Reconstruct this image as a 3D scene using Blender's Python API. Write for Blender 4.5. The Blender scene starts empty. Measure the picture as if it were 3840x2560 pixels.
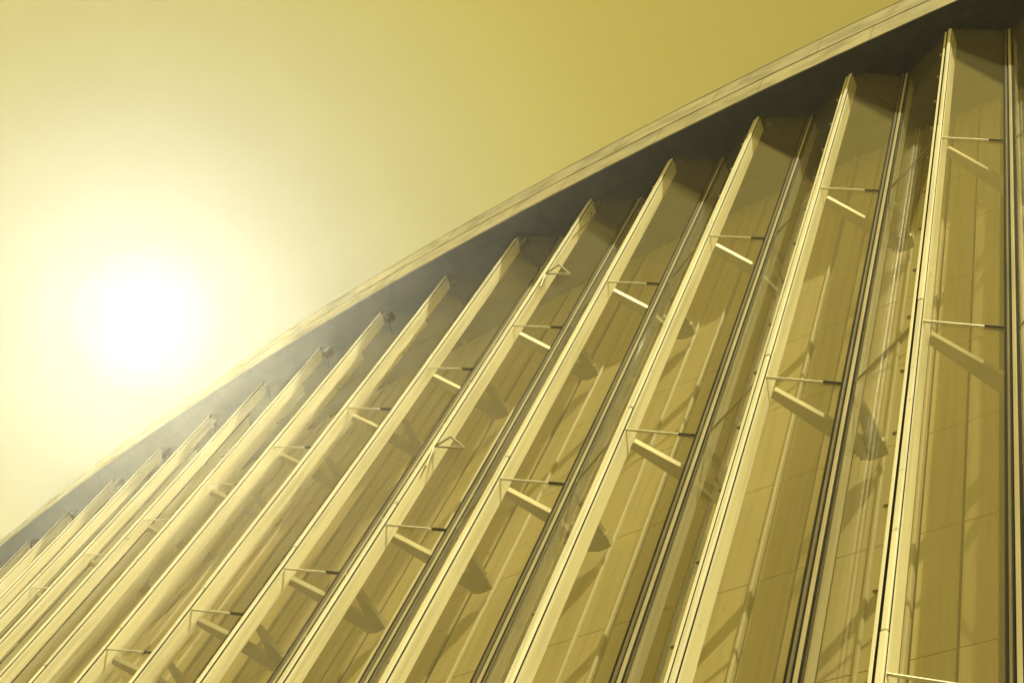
import bpy, bmesh, math, random
from mathutils import Vector, Matrix
random.seed(7)
R = math.radians
sc = bpy.context.scene
C = sc.collection
CZ = 1.7                                   # eye height above the plaza

# ------------------------------------------------------------------ materials
def mat(name):
    m = bpy.data.materials.new(name); m.use_nodes = True
    nt = m.node_tree; nt.nodes.clear()
    out = nt.nodes.new('ShaderNodeOutputMaterial')
    return m, nt, out

def N(nt, kind, **kw):
    n = nt.nodes.new(kind)
    for k, v in kw.items():
        if k.startswith('i_'):
            n.inputs[k[2:].replace('_', ' ')].default_value = v
        else:
            setattr(n, k, v)
    return n

def weathered(name, col, dark, rough, scale=3.0, lo=.35, hi=.75, bump=.0, stretch=(1, 1, .25), metal=0.0, spec=.5):
    m, nt, out = mat(name)
    tc = N(nt, 'ShaderNodeTexCoord')
    mp = N(nt, 'ShaderNodeMapping'); mp.inputs['Scale'].default_value = stretch
    nz = N(nt, 'ShaderNodeTexNoise'); nz.inputs['Scale'].default_value = scale; nz.inputs['Detail'].default_value = 6
    rp = N(nt, 'ShaderNodeValToRGB')
    rp.color_ramp.elements[0].position = lo; rp.color_ramp.elements[0].color = (*dark, 1)
    rp.color_ramp.elements[1].position = hi; rp.color_ramp.elements[1].color = (*col, 1)
    p = N(nt, 'ShaderNodeBsdfPrincipled')
    p.inputs['Roughness'].default_value = rough; p.inputs['Metallic'].default_value = metal
    p.inputs['Specular IOR Level'].default_value = spec
    L = nt.links.new
    L(tc.outputs['Object'], mp.inputs[0]); L(mp.outputs[0], nz.inputs['Vector'])
    L(nz.outputs['Fac'], rp.inputs[0]); L(rp.outputs[0], p.inputs['Base Color'])
    if bump:
        b = N(nt, 'ShaderNodeBump'); b.inputs['Strength'].default_value = bump; b.inputs['Distance'].default_value = .02
        L(nz.outputs['Fac'], b.inputs['Height']); L(b.outputs[0], p.inputs['Normal'])
    L(p.outputs[0], out.inputs['Surface'])
    return m

PAINT = weathered('painted steel', (.88, .86, .72), (.78, .755, .60), .38, 2.0)
def streaks(m, lo=.80):
    nt = m.node_tree; L = nt.links.new
    p = next(n for n in nt.nodes if n.type == 'BSDF_PRINCIPLED'); src = p.inputs['Base Color'].links[0].from_socket
    tc = N(nt, 'ShaderNodeTexCoord'); oi = N(nt, 'ShaderNodeObjectInfo')
    mp = N(nt, 'ShaderNodeMapping'); mp.inputs['Scale'].default_value = (9, 9, .35)
    ad = N(nt, 'ShaderNodeVectorMath', operation='MULTIPLY_ADD'); ad.inputs[1].default_value = (40, 40, 40)
    L(oi.outputs['Random'], ad.inputs[0]); L(tc.outputs['Object'], ad.inputs[2]); L(ad.outputs[0], mp.inputs[0])
    nz = N(nt, 'ShaderNodeTexNoise'); nz.inputs['Scale'].default_value = 1.6; nz.inputs['Detail'].default_value = 6
    mr = N(nt, 'ShaderNodeMapRange'); mr.inputs['From Min'].default_value = .36; mr.inputs['From Max'].default_value = .52; mr.inputs['To Min'].default_value = lo
    L(mp.outputs[0], nz.inputs['Vector']); L(nz.outputs['Fac'], mr.inputs['Value'])
    sp = N(nt, 'ShaderNodeTexNoise'); sp.inputs['Scale'].default_value = 7.0; sp.inputs['Detail'].default_value = 3; L(ad.outputs[0], sp.inputs['Vector'])
    ms = N(nt, 'ShaderNodeMapRange'); ms.inputs['From Min'].default_value = .70; ms.inputs['From Max'].default_value = .78; ms.inputs['To Min'].default_value = 1; ms.inputs['To Max'].default_value = .6
    L(sp.outputs['Fac'], ms.inputs['Value'])
    mm = N(nt, 'ShaderNodeMath', operation='MULTIPLY'); L(mr.outputs[0], mm.inputs[0]); L(ms.outputs[0], mm.inputs[1])
    mu = N(nt, 'ShaderNodeMix', data_type='RGBA', blend_type='MULTIPLY'); mu.inputs['Factor'].default_value = 1
    L(src, mu.inputs['A']); L(mm.outputs[0], mu.inputs['B']); L(mu.outputs['Result'], p.inputs['Base Color'])
streaks(PAINT)
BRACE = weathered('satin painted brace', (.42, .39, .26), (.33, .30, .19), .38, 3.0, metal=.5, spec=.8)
RUBBER = weathered('black glazing gasket', (.03, .026, .014), (.012, .010, .006), .7, 5.0, spec=.12)
ALU = weathered('dull aluminium strip', (.5, .46, .3), (.4, .36, .22), .4, 4.0)
DARKALU = weathered('bronze glazing strip', (.20, .175, .09), (.15, .13, .07), .4, 4.0)
PANEL = weathered('pale wall panel', (.45, .385, .165), (.36, .30, .125), .55, .9, .3, .7)
BACK = weathered('dark wall backing', (.10, .086, .042), (.07, .06, .03), .7, 2.0)
POST = weathered('wall post', (.46, .41, .24), (.38, .335, .19), .5, 2.0)
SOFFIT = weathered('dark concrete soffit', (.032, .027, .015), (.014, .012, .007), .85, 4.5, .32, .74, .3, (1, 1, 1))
streaks(PANEL, .86)
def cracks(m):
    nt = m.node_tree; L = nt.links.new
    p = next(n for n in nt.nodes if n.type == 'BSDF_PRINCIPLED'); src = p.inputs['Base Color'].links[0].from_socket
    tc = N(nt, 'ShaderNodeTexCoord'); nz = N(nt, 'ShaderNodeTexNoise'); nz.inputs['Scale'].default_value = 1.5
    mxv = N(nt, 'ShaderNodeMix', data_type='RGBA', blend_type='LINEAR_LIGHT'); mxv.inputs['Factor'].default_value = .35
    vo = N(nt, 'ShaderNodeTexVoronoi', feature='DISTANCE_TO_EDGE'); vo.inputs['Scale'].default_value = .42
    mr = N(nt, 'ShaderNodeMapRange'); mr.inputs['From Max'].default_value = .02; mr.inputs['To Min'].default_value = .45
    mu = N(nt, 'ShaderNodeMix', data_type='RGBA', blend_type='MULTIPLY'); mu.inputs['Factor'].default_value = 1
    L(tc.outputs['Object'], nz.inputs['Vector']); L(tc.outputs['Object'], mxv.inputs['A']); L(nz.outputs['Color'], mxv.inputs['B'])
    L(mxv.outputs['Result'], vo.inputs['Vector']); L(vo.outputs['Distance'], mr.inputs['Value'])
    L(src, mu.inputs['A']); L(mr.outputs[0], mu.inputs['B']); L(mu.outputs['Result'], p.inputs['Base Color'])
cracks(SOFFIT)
STONE = weathered('plaza paving', (.055, .048, .03), (.04, .034, .02), .8, .6, stretch=(1, 1, 1))
BOLT = weathered('bolt steel', (.45, .41, .27), (.3, .27, .17), .4, 6.0)

def glass_material():
    m, nt, out = mat('dusty glass')
    L = nt.links.new
    tc = N(nt, 'ShaderNodeTexCoord')
    nz = N(nt, 'ShaderNodeTexNoise'); nz.inputs['Scale'].default_value = .55; nz.inputs['Detail'].default_value = 5
    mp = N(nt, 'ShaderNodeMapping'); mp.inputs['Scale'].default_value = (1, 1, .35)
    rg = N(nt, 'ShaderNodeMapRange'); rg.inputs['To Min'].default_value = .035; rg.inputs['To Max'].default_value = .085
    tr = N(nt, 'ShaderNodeBsdfTransparent'); tr.inputs['Color'].default_value = (.985, .98, .95, 1)
    df = N(nt, 'ShaderNodeBsdfDiffuse'); df.inputs['Color'].default_value = (.74, .66, .32, 1)
    gl = N(nt, 'ShaderNodeBsdfGlossy'); gl.inputs['Roughness'].default_value = .015
    lw = N(nt, 'ShaderNodeLayerWeight'); pw = N(nt, 'ShaderNodeMath', operation='POWER'); pw.inputs[1].default_value = 5.0
    fr = N(nt, 'ShaderNodeMapRange'); fr.inputs['To Min'].default_value = .03; fr.inputs['To Max'].default_value = .65
    L(lw.outputs['Facing'], pw.inputs[0]); L(pw.outputs[0], fr.inputs['Value'])
    m1 = N(nt, 'ShaderNodeMixShader'); m2 = N(nt, 'ShaderNodeMixShader')
    L(tc.outputs['Object'], mp.inputs[0]); L(mp.outputs[0], nz.inputs['Vector'])
    L(nz.outputs['Fac'], rg.inputs['Value']); L(rg.outputs[0], m1.inputs[0])
    L(tr.outputs[0], m1.inputs[1]); L(df.outputs[0], m1.inputs[2])
    L(fr.outputs[0], m2.inputs[0]); L(m1.outputs[0], m2.inputs[1]); L(gl.outputs[0], m2.inputs[2])
    L(m2.outputs[0], out.inputs['Surface'])
    return m
GLASS = glass_material()

def fascia_material():
    m, nt, out = mat('weathered concrete fascia')
    L = nt.links.new
    uv = N(nt, 'ShaderNodeUVMap')
    mp = N(nt, 'ShaderNodeMapping'); mp.inputs['Scale'].default_value = (1, 1.6, 1)
    n1 = N(nt, 'ShaderNodeTexNoise'); n1.inputs['Scale'].default_value = 1.6; n1.inputs['Detail'].default_value = 8; n1.inputs['Distortion'].default_value = .5
    r1 = N(nt, 'ShaderNodeValToRGB')
    r1.color_ramp.elements[0].position = .36; r1.color_ramp.elements[0].color = (.27, .24, .125, 1)
    r1.color_ramp.elements[1].position = .56; r1.color_ramp.elements[1].color = (.43, .39, .22, 1)
    br = N(nt, 'ShaderNodeTexBrick'); br.inputs['Scale'].default_value = 1.0
    br.inputs['Brick Width'].default_value = 1.75; br.inputs['Row Height'].default_value = .69
    br.inputs['Mortar Size'].default_value = .02; br.inputs['Mortar Smooth'].default_value = .3
    br.inputs['Color1'].default_value = (1, 1, 1, 1); br.inputs['Color2'].default_value = (.80, .80, .80, 1)
    br.inputs['Mortar'].default_value = (.62, .62, .62, 1)
    mx = N(nt, 'ShaderNodeMix', data_type='RGBA', blend_type='MULTIPLY'); mx.inputs['Factor'].default_value = 1
    p = N(nt, 'ShaderNodeBsdfPrincipled'); p.inputs['Roughness'].default_value = .8
    bp = N(nt, 'ShaderNodeBump'); bp.inputs['Strength'].default_value = .4; bp.inputs['Distance'].default_value = .03
    L(uv.outputs[0], mp.inputs[0]); L(mp.outputs[0], n1.inputs['Vector']); L(n1.outputs['Fac'], r1.inputs[0])
    L(uv.outputs[0], br.inputs['Vector'])
    L(r1.outputs[0], mx.inputs['A']); L(br.outputs['Color'], mx.inputs['B'])
    L(mx.outputs['Result'], p.inputs['Base Color'])
    L(n1.outputs['Fac'], bp.inputs['Height']); L(bp.outputs[0], p.inputs['Normal'])
    L(p.outputs[0], out.inputs['Surface'])
    return m
FASCIA = fascia_material()

# ------------------------------------------------------------------ mesh helpers
def prism(bm, poly, z0, z1):
    """upright prism over a plan polygon (counter-clockwise)"""
    a = [bm.verts.new((x, y, z0)) for x, y in poly]
    b = [bm.verts.new((x, y, z1)) for x, y in poly]
    n = len(poly)
    bm.faces.new(a[::-1]); bm.faces.new(b)
    for i in range(n):
        j = (i + 1) % n
        bm.faces.new((a[i], a[j], b[j], b[i]))

def box(bm, x0, x1, y0, y1, z0, z1):
    prism(bm, [(x0, y0), (x1, y0), (x1, y1), (x0, y1)], z0, z1)

def strip(bm, p, q, w, z0, z1, w2=None):
    """upright plate between two plan points, width w (tapering to w2)"""
    p = Vector(p); q = Vector(q); d = (q - p).normalized(); n = Vector((-d.y, d.x))
    w2 = w if w2 is None else w2
    a, b, c, e = p - n * w / 2, q - n * w2 / 2, q + n * w2 / 2, p + n * w / 2
    prism(bm, [a[:], b[:], c[:], e[:]], z0, z1)

def wedge(bm, p, q, w, w2, z0, z1, inset):
    """bar with sides leaning in towards its underside"""
    p = Vector(p); q = Vector(q); d = (q - p).normalized(); n = Vector((-d.y, d.x))
    def ring(z, k):
        return [bm.verts.new((*v, z)) for v in (p - n * (w / 2 - k), q - n * (w2 / 2 - k), q + n * (w2 / 2 - k), p + n * (w / 2 - k))]
    a, b = ring(z0, inset), ring(z1, 0)
    bm.faces.new(a[::-1]); bm.faces.new(b)
    for i in range(4):
        j = (i + 1) % 4; bm.faces.new((a[i], a[j], b[j], b[i]))

def rod(bm, p, q, r, seg=8):
    p = Vector(p); q = Vector(q); d = q - p
    M = Matrix.Translation((p + q) / 2) @ d.to_track_quat('Z', 'Y').to_matrix().to_4x4()
    bmesh.ops.create_cone(bm, cap_ends=True, segments=seg, radius1=r, radius2=r, depth=d.length, matrix=M)

def obj(name, bm, m, parent=None, bevel=0, smooth=False):
    bmesh.ops.recalc_face_normals(bm, faces=bm.faces[:])
    if bevel:
        bmesh.ops.bevel(bm, geom=bm.edges[:], offset=bevel, segments=2, affect='EDGES', clamp_overlap=True)
    me = bpy.data.meshes.new(name); bm.to_mesh(me); bm.free()
    me.materials.append(m)
    if smooth:
        for f in me.polygons: f.use_smooth = True
    o = bpy.data.objects.new(name, me); C.objects.link(o)
    if parent: o.parent = parent
    return o

def thing(name, label, cat, loc=(0, 0, 0), rz=0, group=None):
    o = bpy.data.objects.new(name, None); C.objects.link(o); o.empty_display_size = .2
    o.location = loc; o.rotation_euler = (0, 0, rz)
    o['label'] = label; o['category'] = cat
    if group: o['group'] = group
    return o

def copy_tree(o, parent=None):
    c = o.copy(); C.objects.link(c)
    if parent: c.parent = parent
    for ch in list(o.children):
        copy_tree(ch, c)
    return c

def B(): return bmesh.new()

# ------------------------------------------------------------------ plan of the pleated wall
CH = 1.458
ZT = CZ + 20.45                            # underside of the roof
LEV = [CZ + 2.2, CZ + 6.80, CZ + 11.39, CZ + 16.0]
ROWS = [(.3, LEV[0]), (LEV[0], LEV[1]), (LEV[1], LEV[2]), (LEV[2], LEV[3]), (LEV[3], ZT)]
HEAD = [-31.3 + .8 * i for i in range(-4, 21)]
idx = list(range(-4, 21))
noses = {0: Vector((2.811, 4.879))}
for i in range(0, 20):
    h = R(-31.3 + .8 * i); noses[i + 1] = noses[i] + CH * Vector((math.sin(h), math.cos(h)))
for i in range(0, -4, -1):
    h = R(-31.3 + .8 * (i - 1)); noses[i - 1] = noses[i] - CH * Vector((math.sin(h), math.cos(h)))
def frame(i):
    d = (noses[i - 1] - noses[i]).normalized()
    return (noses[i].x, noses[i].y, 0), math.atan2(d.y, d.x)
V = Vector((.688, .347)); K = Vector((.622, 1.105))
WY = 1.165                                 # inner wall face, local depth
FIRST, LAST = -2, 16                       # folds built

# camera first, used to leave out braces outside the frame
BM = Matrix(((0.8465514338513416, -0.5323069319896532, 0),
             (-0.44983919652316046, -0.7153993193284567, -0.5346480255044229),
             (0.28459685015058517, 0.4526070525965579, -0.8450748421437133)))
FPX = 5450.0
cam = bpy.data.cameras.new('camera'); cam.sensor_width = 36; cam.lens = FPX / 3840 * 36
cam.clip_start = .1; cam.clip_end = 3000
co = bpy.data.objects.new('camera', cam); C.objects.link(co)
BM3 = BM.copy()
q = BM3.to_quaternion(); q.normalize()
co.rotation_mode = 'QUATERNION'; co.rotation_quaternion = q; co.location = (0, 0, CZ)
sc.camera = co
def project(p):
    c = BM.transposed() @ (Vector(p) - Vector((0, 0, CZ)))
    if c.z >= 0: return None
    return (1920 + FPX * c.x / -c.z, 1280 - FPX * c.y / -c.z)
def in_frame(p, m=60):
    s = project(p)
    return s is not None and -m < s[0] < 3840 + m and -m < s[1] < 2560 + m
def to_world(i, x, y, z):
    (ox, oy, _), rz = frame(i)
    c, s = math.cos(rz), math.sin(rz)
    return (ox + c * x - s * y, oy + s * x + c * y, z)

ORD = ['', 'first', 'second', 'third', 'fourth', 'fifth', 'sixth', 'seventh', 'eighth', 'ninth', 'tenth', 'eleventh',
       'twelfth', 'thirteenth', 'fourteenth', 'fifteenth', 'sixteenth', 'seventeenth', 'eighteenth', 'nineteenth']

# ------------------------------------------------------------------ one fold of glass
def make_fold():
    t = thing('glass_fold', '-', 'window bay')
    z0, z1 = .3, ZT
    # outer nose mullion
    b = B()
    b.free()
    cuts = [z0] + [zl + .36 for zl in LEV] + [z1 - .10]
    for k in range(5):
        b = B(); e = .0025 if k % 2 else 0
        box(b, -.014 - e, .028 + e, -.036 - e, -.012, cuts[k] + (.007 if k else 0), cuts[k + 1] - (.007 if k < 4 else 0))
        obj('nose_cap', b, PAINT, t, .004)
    b = B(); box(b, -.030, .0300, -.0115, -.001, z0, z1); obj('gasket', b, RUBBER, t)
    b = B(); box(b, -.078, -.052, -.006, .030, z0, z1 - .05)
    obj('side_strip', b, PAINT, t, .003)
    b = B(); box(b, -.0515, -.0305, .000, .028, z0, z1); obj('gasket', b, RUBBER, t)
    z = 7.4; me = None
    while z < z1 - .3:
        if me is None:
            b = B(); rod(b, (-.110, .012, 0), (-.0785, .012, 0), .010, 8); rod(b, (-.116, .012, 0), (-.105, .012, -.004), .018, 6)
            o = obj('bolt', b, BOLT, t); me = o.data
        else:
            o = bpy.data.objects.new('bolt', me); C.objects.link(o); o.parent = t
        o.location = (0, 0, z); z += .98
    # inward steel fin of the nose, chamfered head
    def fin(x, y0, y1, head):
        b = B()
        pts = [(y0, z0), (y1, z0), (y1, z1 - head), (y0 + .02, z1 - .12), (y0, z1 - .12)]
        a = [b.verts.new((x - .014, y, z)) for y, z in pts]; c = [b.verts.new((x + .014, y, z)) for y, z in pts]
        b.faces.new(a); b.faces.new(c[::-1])
        for i in range(5):
            j = (i + 1) % 5; b.faces.new((a[i], c[i], c[j], a[j]))
        return b
    obj('fin', fin(.018, .004, .150, .24), PAINT, t, .003)
    obj('fin', fin(V.x + .018, V.y + .008, V.y + .150, .24), PAINT, t, .003)
    # valley mullion: dark, light, dark, light, dark
    vx, vy = V
    b = B(); box(b, vx - .016, vx + .016, vy - .034, vy - .004, z0, z1); obj('valley_cap', b, ALU, t, .003)
    b = B(); box(b, vx - .040, vx - .0165, vy - .022, vy - .002, z0, z1)
    box(b, vx - .016, vx + .016, vy - .0035, vy + .020, z0, z1)
    box(b, vx + .0165, vx + .046, vy - .022, vy + .004, z0, z1); obj('gasket', b, RUBBER, t)  # right-hand strip drawn wider, its black taking in the gasket's shadow on the fin
    b = B(); box(b, vx - .056, vx - .0405, vy - .044, vy - .010, z0, z1); obj('side_strip', b, DARKALU, t, .002)
    b = B(); box(b, vx - .074, vx - .0565, vy - .048, vy - .020, z0, z1); obj('gasket', b, RUBBER, t)
    # panes and the thin horizontal joints between them
    nA = Vector((.031, .0105)); vA = Vector((vx - .076, vy - .036))
    vB = Vector((vx + .048, vy - .018)); nB = Vector((CH - .082, .026))
    for r, (a, c) in enumerate(ROWS):
        for p, q in ((nA, vA), (vB, nB)):
            b = B(); strip(b, p, q, .020, a + (.008 if r else 0), c - (.008 if r < 4 else 0)); obj('glass_pane', b, GLASS, t)
    for zl in LEV:
        b = B(); strip(b, nA, vA, .022, zl - .0050, zl + .0050); obj('transom', b, PAINT, t)
        b = B(); strip(b, vB, nB, .022, zl - .0050, zl + .0050); obj('transom', b, ALU, t)  # same bar on the left-facing side, its shade put into a darker colour
    for zl in LEV[1:]:
        d = (vA - nA).normalized(); b = B(); strip(b, vA - d * .16, vA - d * .004, .034, zl - .0055, zl + .0055); obj('clip', b, RUBBER, t)
    # head bracket and slanting stay under the soffit
    b = B(); box(b, .03, .14, .07, .20, z1 - .16, z1); box(b, .10, .15, .10, .16, z1 - .30, z1 - .161); obj('head_bracket', b, RUBBER, t)
    b = B(); rod(b, (.13, .135, z1 - .22), (.66, .41, z1 - 1.35), .0065); obj('stay_rod', b, RUBBER, t)
    b = B()
    for zc in (CZ + 19.08, CZ + 19.20): rod(b, (0, .47, zc), (CH - .002, .47, zc), .009)
    obj('conduit', b, RUBBER, t)
    # dark head rail under the roof
    b = B(); strip(b, nA, vA, .016, z1 - .0, z1 + .06); strip(b, vB, nB, .016, z1, z1 + .06); obj('head_rail', b, RUBBER, t)
    return t

def fold_label(i):
    n = i + 1
    if n < 1: return ['tall glass fold cut off by the right edge of the photo',
                      'tall glass fold just outside the right edge of the photo'][-n]
    if n == 1: return 'tall glass fold nearest the right edge, seen face on with widest panes'
    if n == 15: return 'glass fold at the far left, only its tip showing below the soffit'
    if n > 15: return f'glass fold beyond the left edge of the photo, {ORD[n]} of the row'
    tone = 'clear golden' if n < 5 else 'golden' if n < 9 else 'hazy pale'
    return f'tall {tone} glass fold with white steel nose, {ORD[n]} from the right'

proto = make_fold()
for i in range(FIRST, LAST + 1):
    o = proto if i == FIRST else copy_tree(proto)
    o.location, rz = frame(i); o.rotation_euler = (0, 0, rz)
    o['label'] = fold_label(i); o['group'] = 'pleated glass folds of the facade'

# ------------------------------------------------------------------ braces behind the glass
def make_brace():
    t = thing('steel_brace', '-', 'brace')
    n0 = Vector((.022, .155))
    b = B(); wedge(b, n0, K - (K - n0).normalized() * .13, .10, .20, -.032, .032, .008); obj('beam', b, BRACE, t, .004)
    v0 = Vector((V.x + .004, V.y + .155))
    b = B(); wedge(b, v0, K - (K - v0).normalized() * .15, .07, .17, -.031, .031, .008); obj('arm', b, BRACE, t, .004)
    b = B(); prism(b, [(K.x - .07, K.y - .175), (K.x + .115, K.y - .175), (K.x + .095, K.y - .03), (K.x - .05, K.y - .02), (K.x - .165, K.y - .06)], -.045, .045)
    obj('end_plate', b, BRACE, t, .004)
    b = B(); rod(b, (K.x + .02, K.y - .06, .045), (K.x + .02, K.y - .06, .13), .012); rod(b, (K.x + .02, K.y - .06, .10), (K.x + .02, K.y + .01, .14), .009)
    obj('hook', b, BOLT, t)
    return t
bp = make_brace(); used = False
rows = {3: 'upper', 2: 'lower', 1: 'lowest'}
for lv in (3, 2, 1):
    n = 0
    for i in range(-1, LAST):
        z = LEV[lv] - .02
        if not (in_frame(to_world(i, .3, .5, z), 40) or in_frame(to_world(i, .05, .2, z), 30)): continue
        n += 1
        o = bp if not used else copy_tree(bp); used = True
        o.location, rz = frame(i); o.location = (o.location[0], o.location[1], z); o.rotation_euler = (0, 0, rz)
        o['label'] = f'V-shaped white steel brace behind the glass, {ORD[n]} from the right in the {rows[lv]} row'
        o['group'] = 'steel braces between the glass and the inner wall'

# two small triangular stays clipped on the fifth nose
for k, (z, wd) in enumerate(((CZ + 17.55, 'upper'), (CZ + 12.9, 'lower'))):
    loc, rz = frame(4)
    t = thing('triangular_stay', f'small triangular metal stay on the fifth glass nose from the right, {wd} of the two', 'stay',
              (loc[0], loc[1], z), rz, 'triangular stays on one nose')
    A = Vector((.05, -.02, 0)); Bq = Vector((.36, .135, 0)); Cq = Vector((.30, -.05, 0))
    b = B()
    for p, q in ((A, Bq), (Bq, Cq), (Cq, A)):
        strip(b, p.xy, q.xy, .020, -.009, .009)
    obj('frame', b, ALU, t)
    b = B(); rod(b, (.05, -.02, -.02), (.09, .0, -.42), .010); obj('leg', b, ALU, t)
# loose cable at the head of the same nose
b = B()
pts = [Vector((.050, .03, ZT - .62)), Vector((.050, .075, ZT - .45)), Vector((.050, .115, ZT - .48)), Vector((.050, .120, ZT - .75)), Vector((.050, .07, ZT - 1.15)), Vector((.050, .04, ZT - 1.5))]
for p, q in zip(pts, pts[1:]): rod(b, p, q, .006)
o = obj('loose_cable', b, RUBBER); loc, rz = frame(4); o.location = loc; o.rotation_euler = (0, 0, rz)
o['label'] = 'thin dark loop of loose cable at the head of the fifth nose'; o['category'] = 'cable'

# ------------------------------------------------------------------ inner wall
w = thing('inner_wall', 'pale panelled wall standing behind the pleated glass', 'wall', (*noses[8], 0), 0)
planks = [(.26, .627), (.627, .99), (.99, 1.384), (1.384, 1.717)]
zj = [.3]
z = CZ + 8.48 - 1.58 * 6
while z < ZT - .5:
    if z > .5: zj.append(z)
    z += 1.58
zj.append(ZT)
bw = B(); bb = B(); bpst = B(); bp2 = B()
for k, (x0, x1) in enumerate(planks):
    for a, c in zip(zj, zj[1:]):
        box(bw, x0 + (.046 if k % 2 == 0 else .012), x1 - (.012 if k % 2 == 0 else .046), WY, WY + .03, a + .006, c - .006)
box(bb, .26, 1.717, WY + .045, WY + .12, .3, ZT)
def post(b, x):
    prism(b, [(x - .013, WY - .034), (x + .006, WY - .034), (x + .013, WY - .02), (x + .013, WY + .04), (x - .013, WY + .04)], .3, ZT)
post(bpst, .627); post(bp2, .99)
pp = obj('wall_panel', bw, PANEL); kb = obj('backing', bb, BACK); p1 = obj('wall_post', bpst, POST); p2 = obj('wall_post', bp2, POST)
first = True
wl = Matrix.Translation((noses[8].x, noses[8].y, 0)).inverted()
for i in range(FIRST, LAST + 2):
    loc, rz = frame(i)
    for s in (pp, kb, p1, p2):
        o = s if first else s.copy()
        if not first: C.objects.link(o)
        o.parent = w; o.location = (loc[0] - noses[8].x, loc[1] - noses[8].y, 0); o.rotation_euler = (0, 0, rz)
    first = False

# ------------------------------------------------------------------ roof
def edge(y):
    return .00713921 * y * y - .68642609 * y + 5.59522033
def edge_pt(y):
    if y <= 25: return Vector((edge(y), y))
    s = 2 * .00713921 * 25 - .68642609
    return Vector((edge(25) + s * (y - 25), y))
ys = [-8 + .4 * k for k in range(0, 136)]
front = [edge_pt(y) for y in ys]
inn = []
for k, p in enumerate(front):
    d = (front[min(k + 1, len(front) - 1)] - front[max(k - 1, 0)]).normalized()
    inn.append(p + Vector((d.y, -d.x)) * 9.0)
roof = thing('roof', 'overhanging flat concrete roof with curved edge and dark soffit', 'roof', (front[0].x, front[0].y, ZT))
r0 = Vector((front[0].x, front[0].y, ZT))
def top_h(p): return 1.50 - .017 * max(0, p.y - 2)
def quadstrip(A, Bq):
    b = B()
    va = [b.verts.new(Vector(p) - r0) for p in A]; vb = [b.verts.new(Vector(p) - r0) for p in Bq]
    for i in range(len(A) - 1): b.faces.new((va[i], va[i + 1], vb[i + 1], vb[i]))
    return b
def slab(A, Bq, Cq, Dq):
    """closed band along the edge: four running corners"""
    b = B(); runs = [[b.verts.new(Vector(p) - r0) for p in Rn] for Rn in (A, Bq, Cq, Dq)]
    for r in range(4):
        s = runs[r]; t = runs[(r + 1) % 4]
        for i in range(len(s) - 1): b.faces.new((s[i], s[i + 1], t[i + 1], t[i]))
    for e in (0, -1): b.faces.new([r[e] for r in runs])
    return b
def off(k, dist):
    d = (front[min(k + 1, len(front) - 1)] - front[max(k - 1, 0)]).normalized()
    return front[k] + Vector((d.y, -d.x)) * dist
n = len(front)
# soffit plate, starts 60 mm behind the face
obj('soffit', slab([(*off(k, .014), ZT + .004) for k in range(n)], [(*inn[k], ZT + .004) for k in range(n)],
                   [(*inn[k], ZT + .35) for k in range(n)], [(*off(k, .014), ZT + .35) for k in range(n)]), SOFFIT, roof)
def fascia_band(h0, h1, d0, name):
    A = [(*off(k, d0), ZT + h0 * top_h(front[k])) for k in range(n)]; Bq = [(*off(k, d0), ZT + h1 * top_h(front[k])) for k in range(n)]
    Cq = [(*off(k, .30), p[2]) for k, p in enumerate(Bq)]; D = [(*off(k, d0 + .0135), p[2]) for k, p in enumerate(A)]
    b = slab(A, Bq, Cq, D)
    o = obj(name, b, FASCIA, roof)
    me = o.data; uvl = me.uv_layers.new(name='UVMap')
    acc = [0.0]
    for k in range(n - 1): acc.append(acc[-1] + (front[k + 1] - front[k]).length)
    for poly in me.polygons:
        for li in poly.loop_indices:
            v = me.vertices[me.loops[li].vertex_index].co + r0
            k = min(range(n), key=lambda k: abs(ys[k] - v.y))
            uvl.data[li].uv = (acc[k], v.z - ZT)
    return o
fascia_band(0, .49, 0.0, 'fascia')
fascia_band(.496, 1.0, -0.008, 'fascia')
o = fascia_band(1.0015, 1.014, -0.016, 'coping'); o.data.materials[0] = ALU
obj('roof_deck', slab([(*off(k, .31), ZT + .36) for k in range(n)], [(*inn[k], ZT + .36) for k in range(n)],
                      [(*inn[k], ZT + .8) for k in range(n)], [(*off(k, .31), ZT + .8) for k in range(n)]), SOFFIT, roof)

# ------------------------------------------------------------------ ground
b = B(); box(b, -90, 90, -90, 90, -.3, 0)
g = obj('ground', b, STONE); g['kind'] = 'structure'

# ------------------------------------------------------------------ air
b = B(); box(b, -95, 95, -95, 95, -1.3, ZT + 3.0)
hz, nt, out = mat('golden haze')
pv = N(nt, 'ShaderNodeVolumePrincipled'); pv.inputs['Color'].default_value = (.97, .96, .9, 1)
pv.inputs['Density'].default_value = .0015; pv.inputs['Anisotropy'].default_value = .875
nt.links.new(pv.outputs[0], out.inputs['Volume'])
h = obj('haze', b, hz); h['kind'] = 'stuff'

# ------------------------------------------------------------------ light
SUN_AZ, SUN_EL = -170.5, 60.0              # azimuth from +Y towards +X
sd = Vector((math.sin(R(SUN_AZ)) * math.cos(R(SUN_EL)), math.cos(R(SUN_AZ)) * math.cos(R(SUN_EL)), math.sin(R(SUN_EL))))
sl = bpy.data.lights.new('sun', 'SUN'); sl.energy = 5.0; sl.angle = R(.5); sl.color = (1, .915, .53)
so = bpy.data.objects.new('sun', sl); C.objects.link(so)
so.rotation_euler = sd.to_track_quat('Z', 'Y').to_euler(); so.location = (0, -20, 60)

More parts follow.
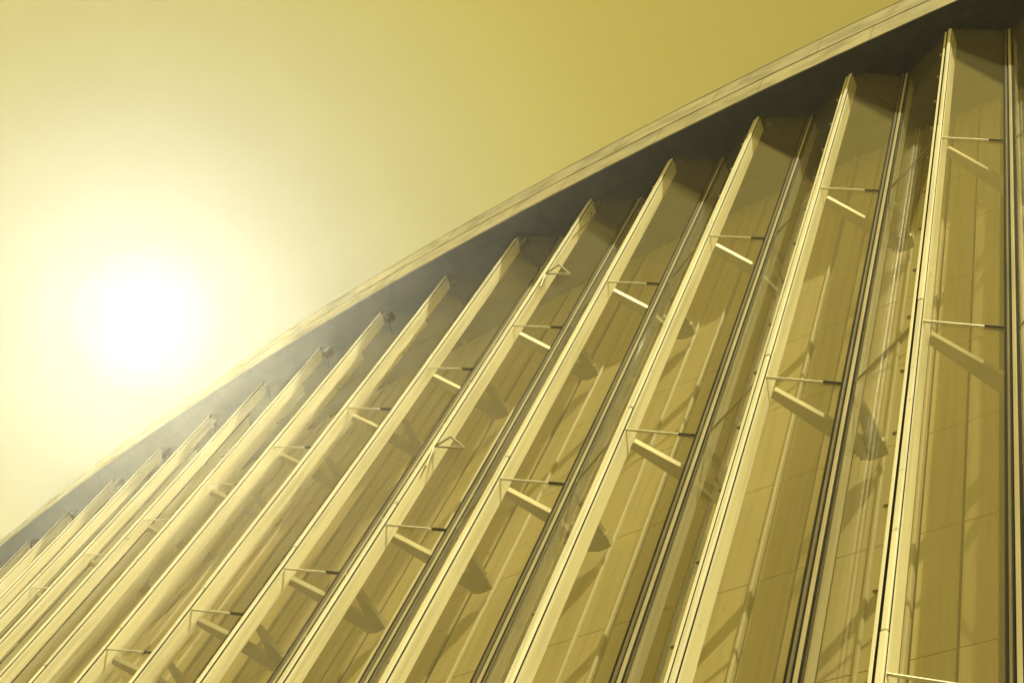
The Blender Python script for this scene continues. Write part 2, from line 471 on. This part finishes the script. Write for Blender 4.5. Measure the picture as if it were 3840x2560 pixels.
world = bpy.data.worlds.new('World'); sc.world = world; world.use_nodes = True
nt = world.node_tree; nt.nodes.clear(); L = nt.links.new
wo = N(nt, 'ShaderNodeOutputWorld')
sky = N(nt, 'ShaderNodeTexSky', sky_type='NISHITA'); sky.sun_disc = False
sky.sun_elevation = R(SUN_EL); sky.sun_rotation = R(SUN_AZ); sky.dust_density = .3; sky.ozone_density = 1
bwn = N(nt, 'ShaderNodeRGBToBW'); L(sky.outputs[0], bwn.inputs[0])
tint = N(nt, 'ShaderNodeMix', data_type='RGBA', blend_type='MULTIPLY'); tint.inputs['Factor'].default_value = 1
tint.inputs['B'].default_value = (1.0, .76, .155, 1)
L(bwn.outputs[0], tint.inputs['A'])
bg1 = N(nt, 'ShaderNodeBackground'); bg1.inputs['Strength'].default_value = .15; L(tint.outputs['Result'], bg1.inputs['Color'])
# bright veiled patch of sky
tc = N(nt, 'ShaderNodeTexCoord')
gd = Vector((-0.21436547, 0.61810287, 0.75630436)).normalized()
nm = N(nt, 'ShaderNodeVectorMath', operation='NORMALIZE'); L(tc.outputs['Generated'], nm.inputs[0])
dt = N(nt, 'ShaderNodeVectorMath', operation='DOT_PRODUCT'); dt.inputs[1].default_value = gd; L(nm.outputs[0], dt.inputs[0])
ac = N(nt, 'ShaderNodeMath', operation='ARCCOSINE', use_clamp=False); L(dt.outputs['Value'], ac.inputs[0])
sca = N(nt, 'ShaderNodeMath', operation='DIVIDE'); sca.inputs[1].default_value = R(45); L(ac.outputs[0], sca.inputs[0])
rp = N(nt, 'ShaderNodeValToRGB'); cr = rp.color_ramp; cr.interpolation = 'LINEAR'
STOPS = [(0, (.4, .4, .5)), (1.4, (.12, .14, .16)), (3.0, (.0, .02, .07)), (5.1, (.03, .045, .09)), (7.3, (.115, .12, .095)), (10.2, (.185, .175, .078)),
         (13.5, (.205, .19, .058)), (16.7, (.21, .182, .037)), (21, (.175, .142, .020)), (29, (.125, .097, .012)), (44, (.085, .065, .010))]
while len(cr.elements) > 1: cr.elements.remove(cr.elements[-1])
for k, (a, c) in enumerate(STOPS):
    e = cr.elements[0] if k == 0 else cr.elements.new(a / 45)
    e.position = a / 45; e.color = (*c, 1)
L(sca.outputs[0], rp.inputs[0])
bg2 = N(nt, 'ShaderNodeBackground'); bg2.inputs['Strength'].default_value = 1.0; L(rp.outputs[0], bg2.inputs['Color'])
cq = N(nt, 'ShaderNodeMath', operation='DIVIDE'); cq.inputs[1].default_value = R(.42); L(ac.outputs[0], cq.inputs[0])
c2 = N(nt, 'ShaderNodeMath', operation='MULTIPLY'); L(cq.outputs[0], c2.inputs[0]); L(cq.outputs[0], c2.inputs[1])
c3 = N(nt, 'ShaderNodeMath', operation='MULTIPLY'); c3.inputs[1].default_value = -1; L(c2.outputs[0], c3.inputs[0])
c4 = N(nt, 'ShaderNodeMath', operation='EXPONENT'); L(c3.outputs[0], c4.inputs[0])
core = N(nt, 'ShaderNodeMath', operation='MULTIPLY'); core.inputs[1].default_value = 15200; L(c4.outputs[0], core.inputs[0])
bg3 = N(nt, 'ShaderNodeBackground'); bg3.inputs['Color'].default_value = (1, .94, .63, 1); L(core.outputs[0], bg3.inputs['Strength'])
a1 = N(nt, 'ShaderNodeAddShader'); a2 = N(nt, 'ShaderNodeAddShader')
L(bg1.outputs[0], a1.inputs[0]); L(bg2.outputs[0], a1.inputs[1]); L(a1.outputs[0], a2.inputs[0]); L(bg3.outputs[0], a2.inputs[1])
L(a2.outputs[0], wo.inputs['Surface'])
world.cycles.sampling_method = 'MANUAL'; world.cycles.sample_map_resolution = 2048

# ------------------------------------------------------------------ view
sc.view_settings.view_transform = 'Standard'; sc.view_settings.look = 'None'
sc.view_settings.exposure = .35; sc.view_settings.gamma = 1
cy = sc.cycles
cy.use_denoising = True
cy.max_bounces = 10; cy.transparent_max_bounces = 40; cy.diffuse_bounces = 4; cy.glossy_bounces = 4; cy.volume_bounces = 0
cy.sample_clamp_indirect = 6
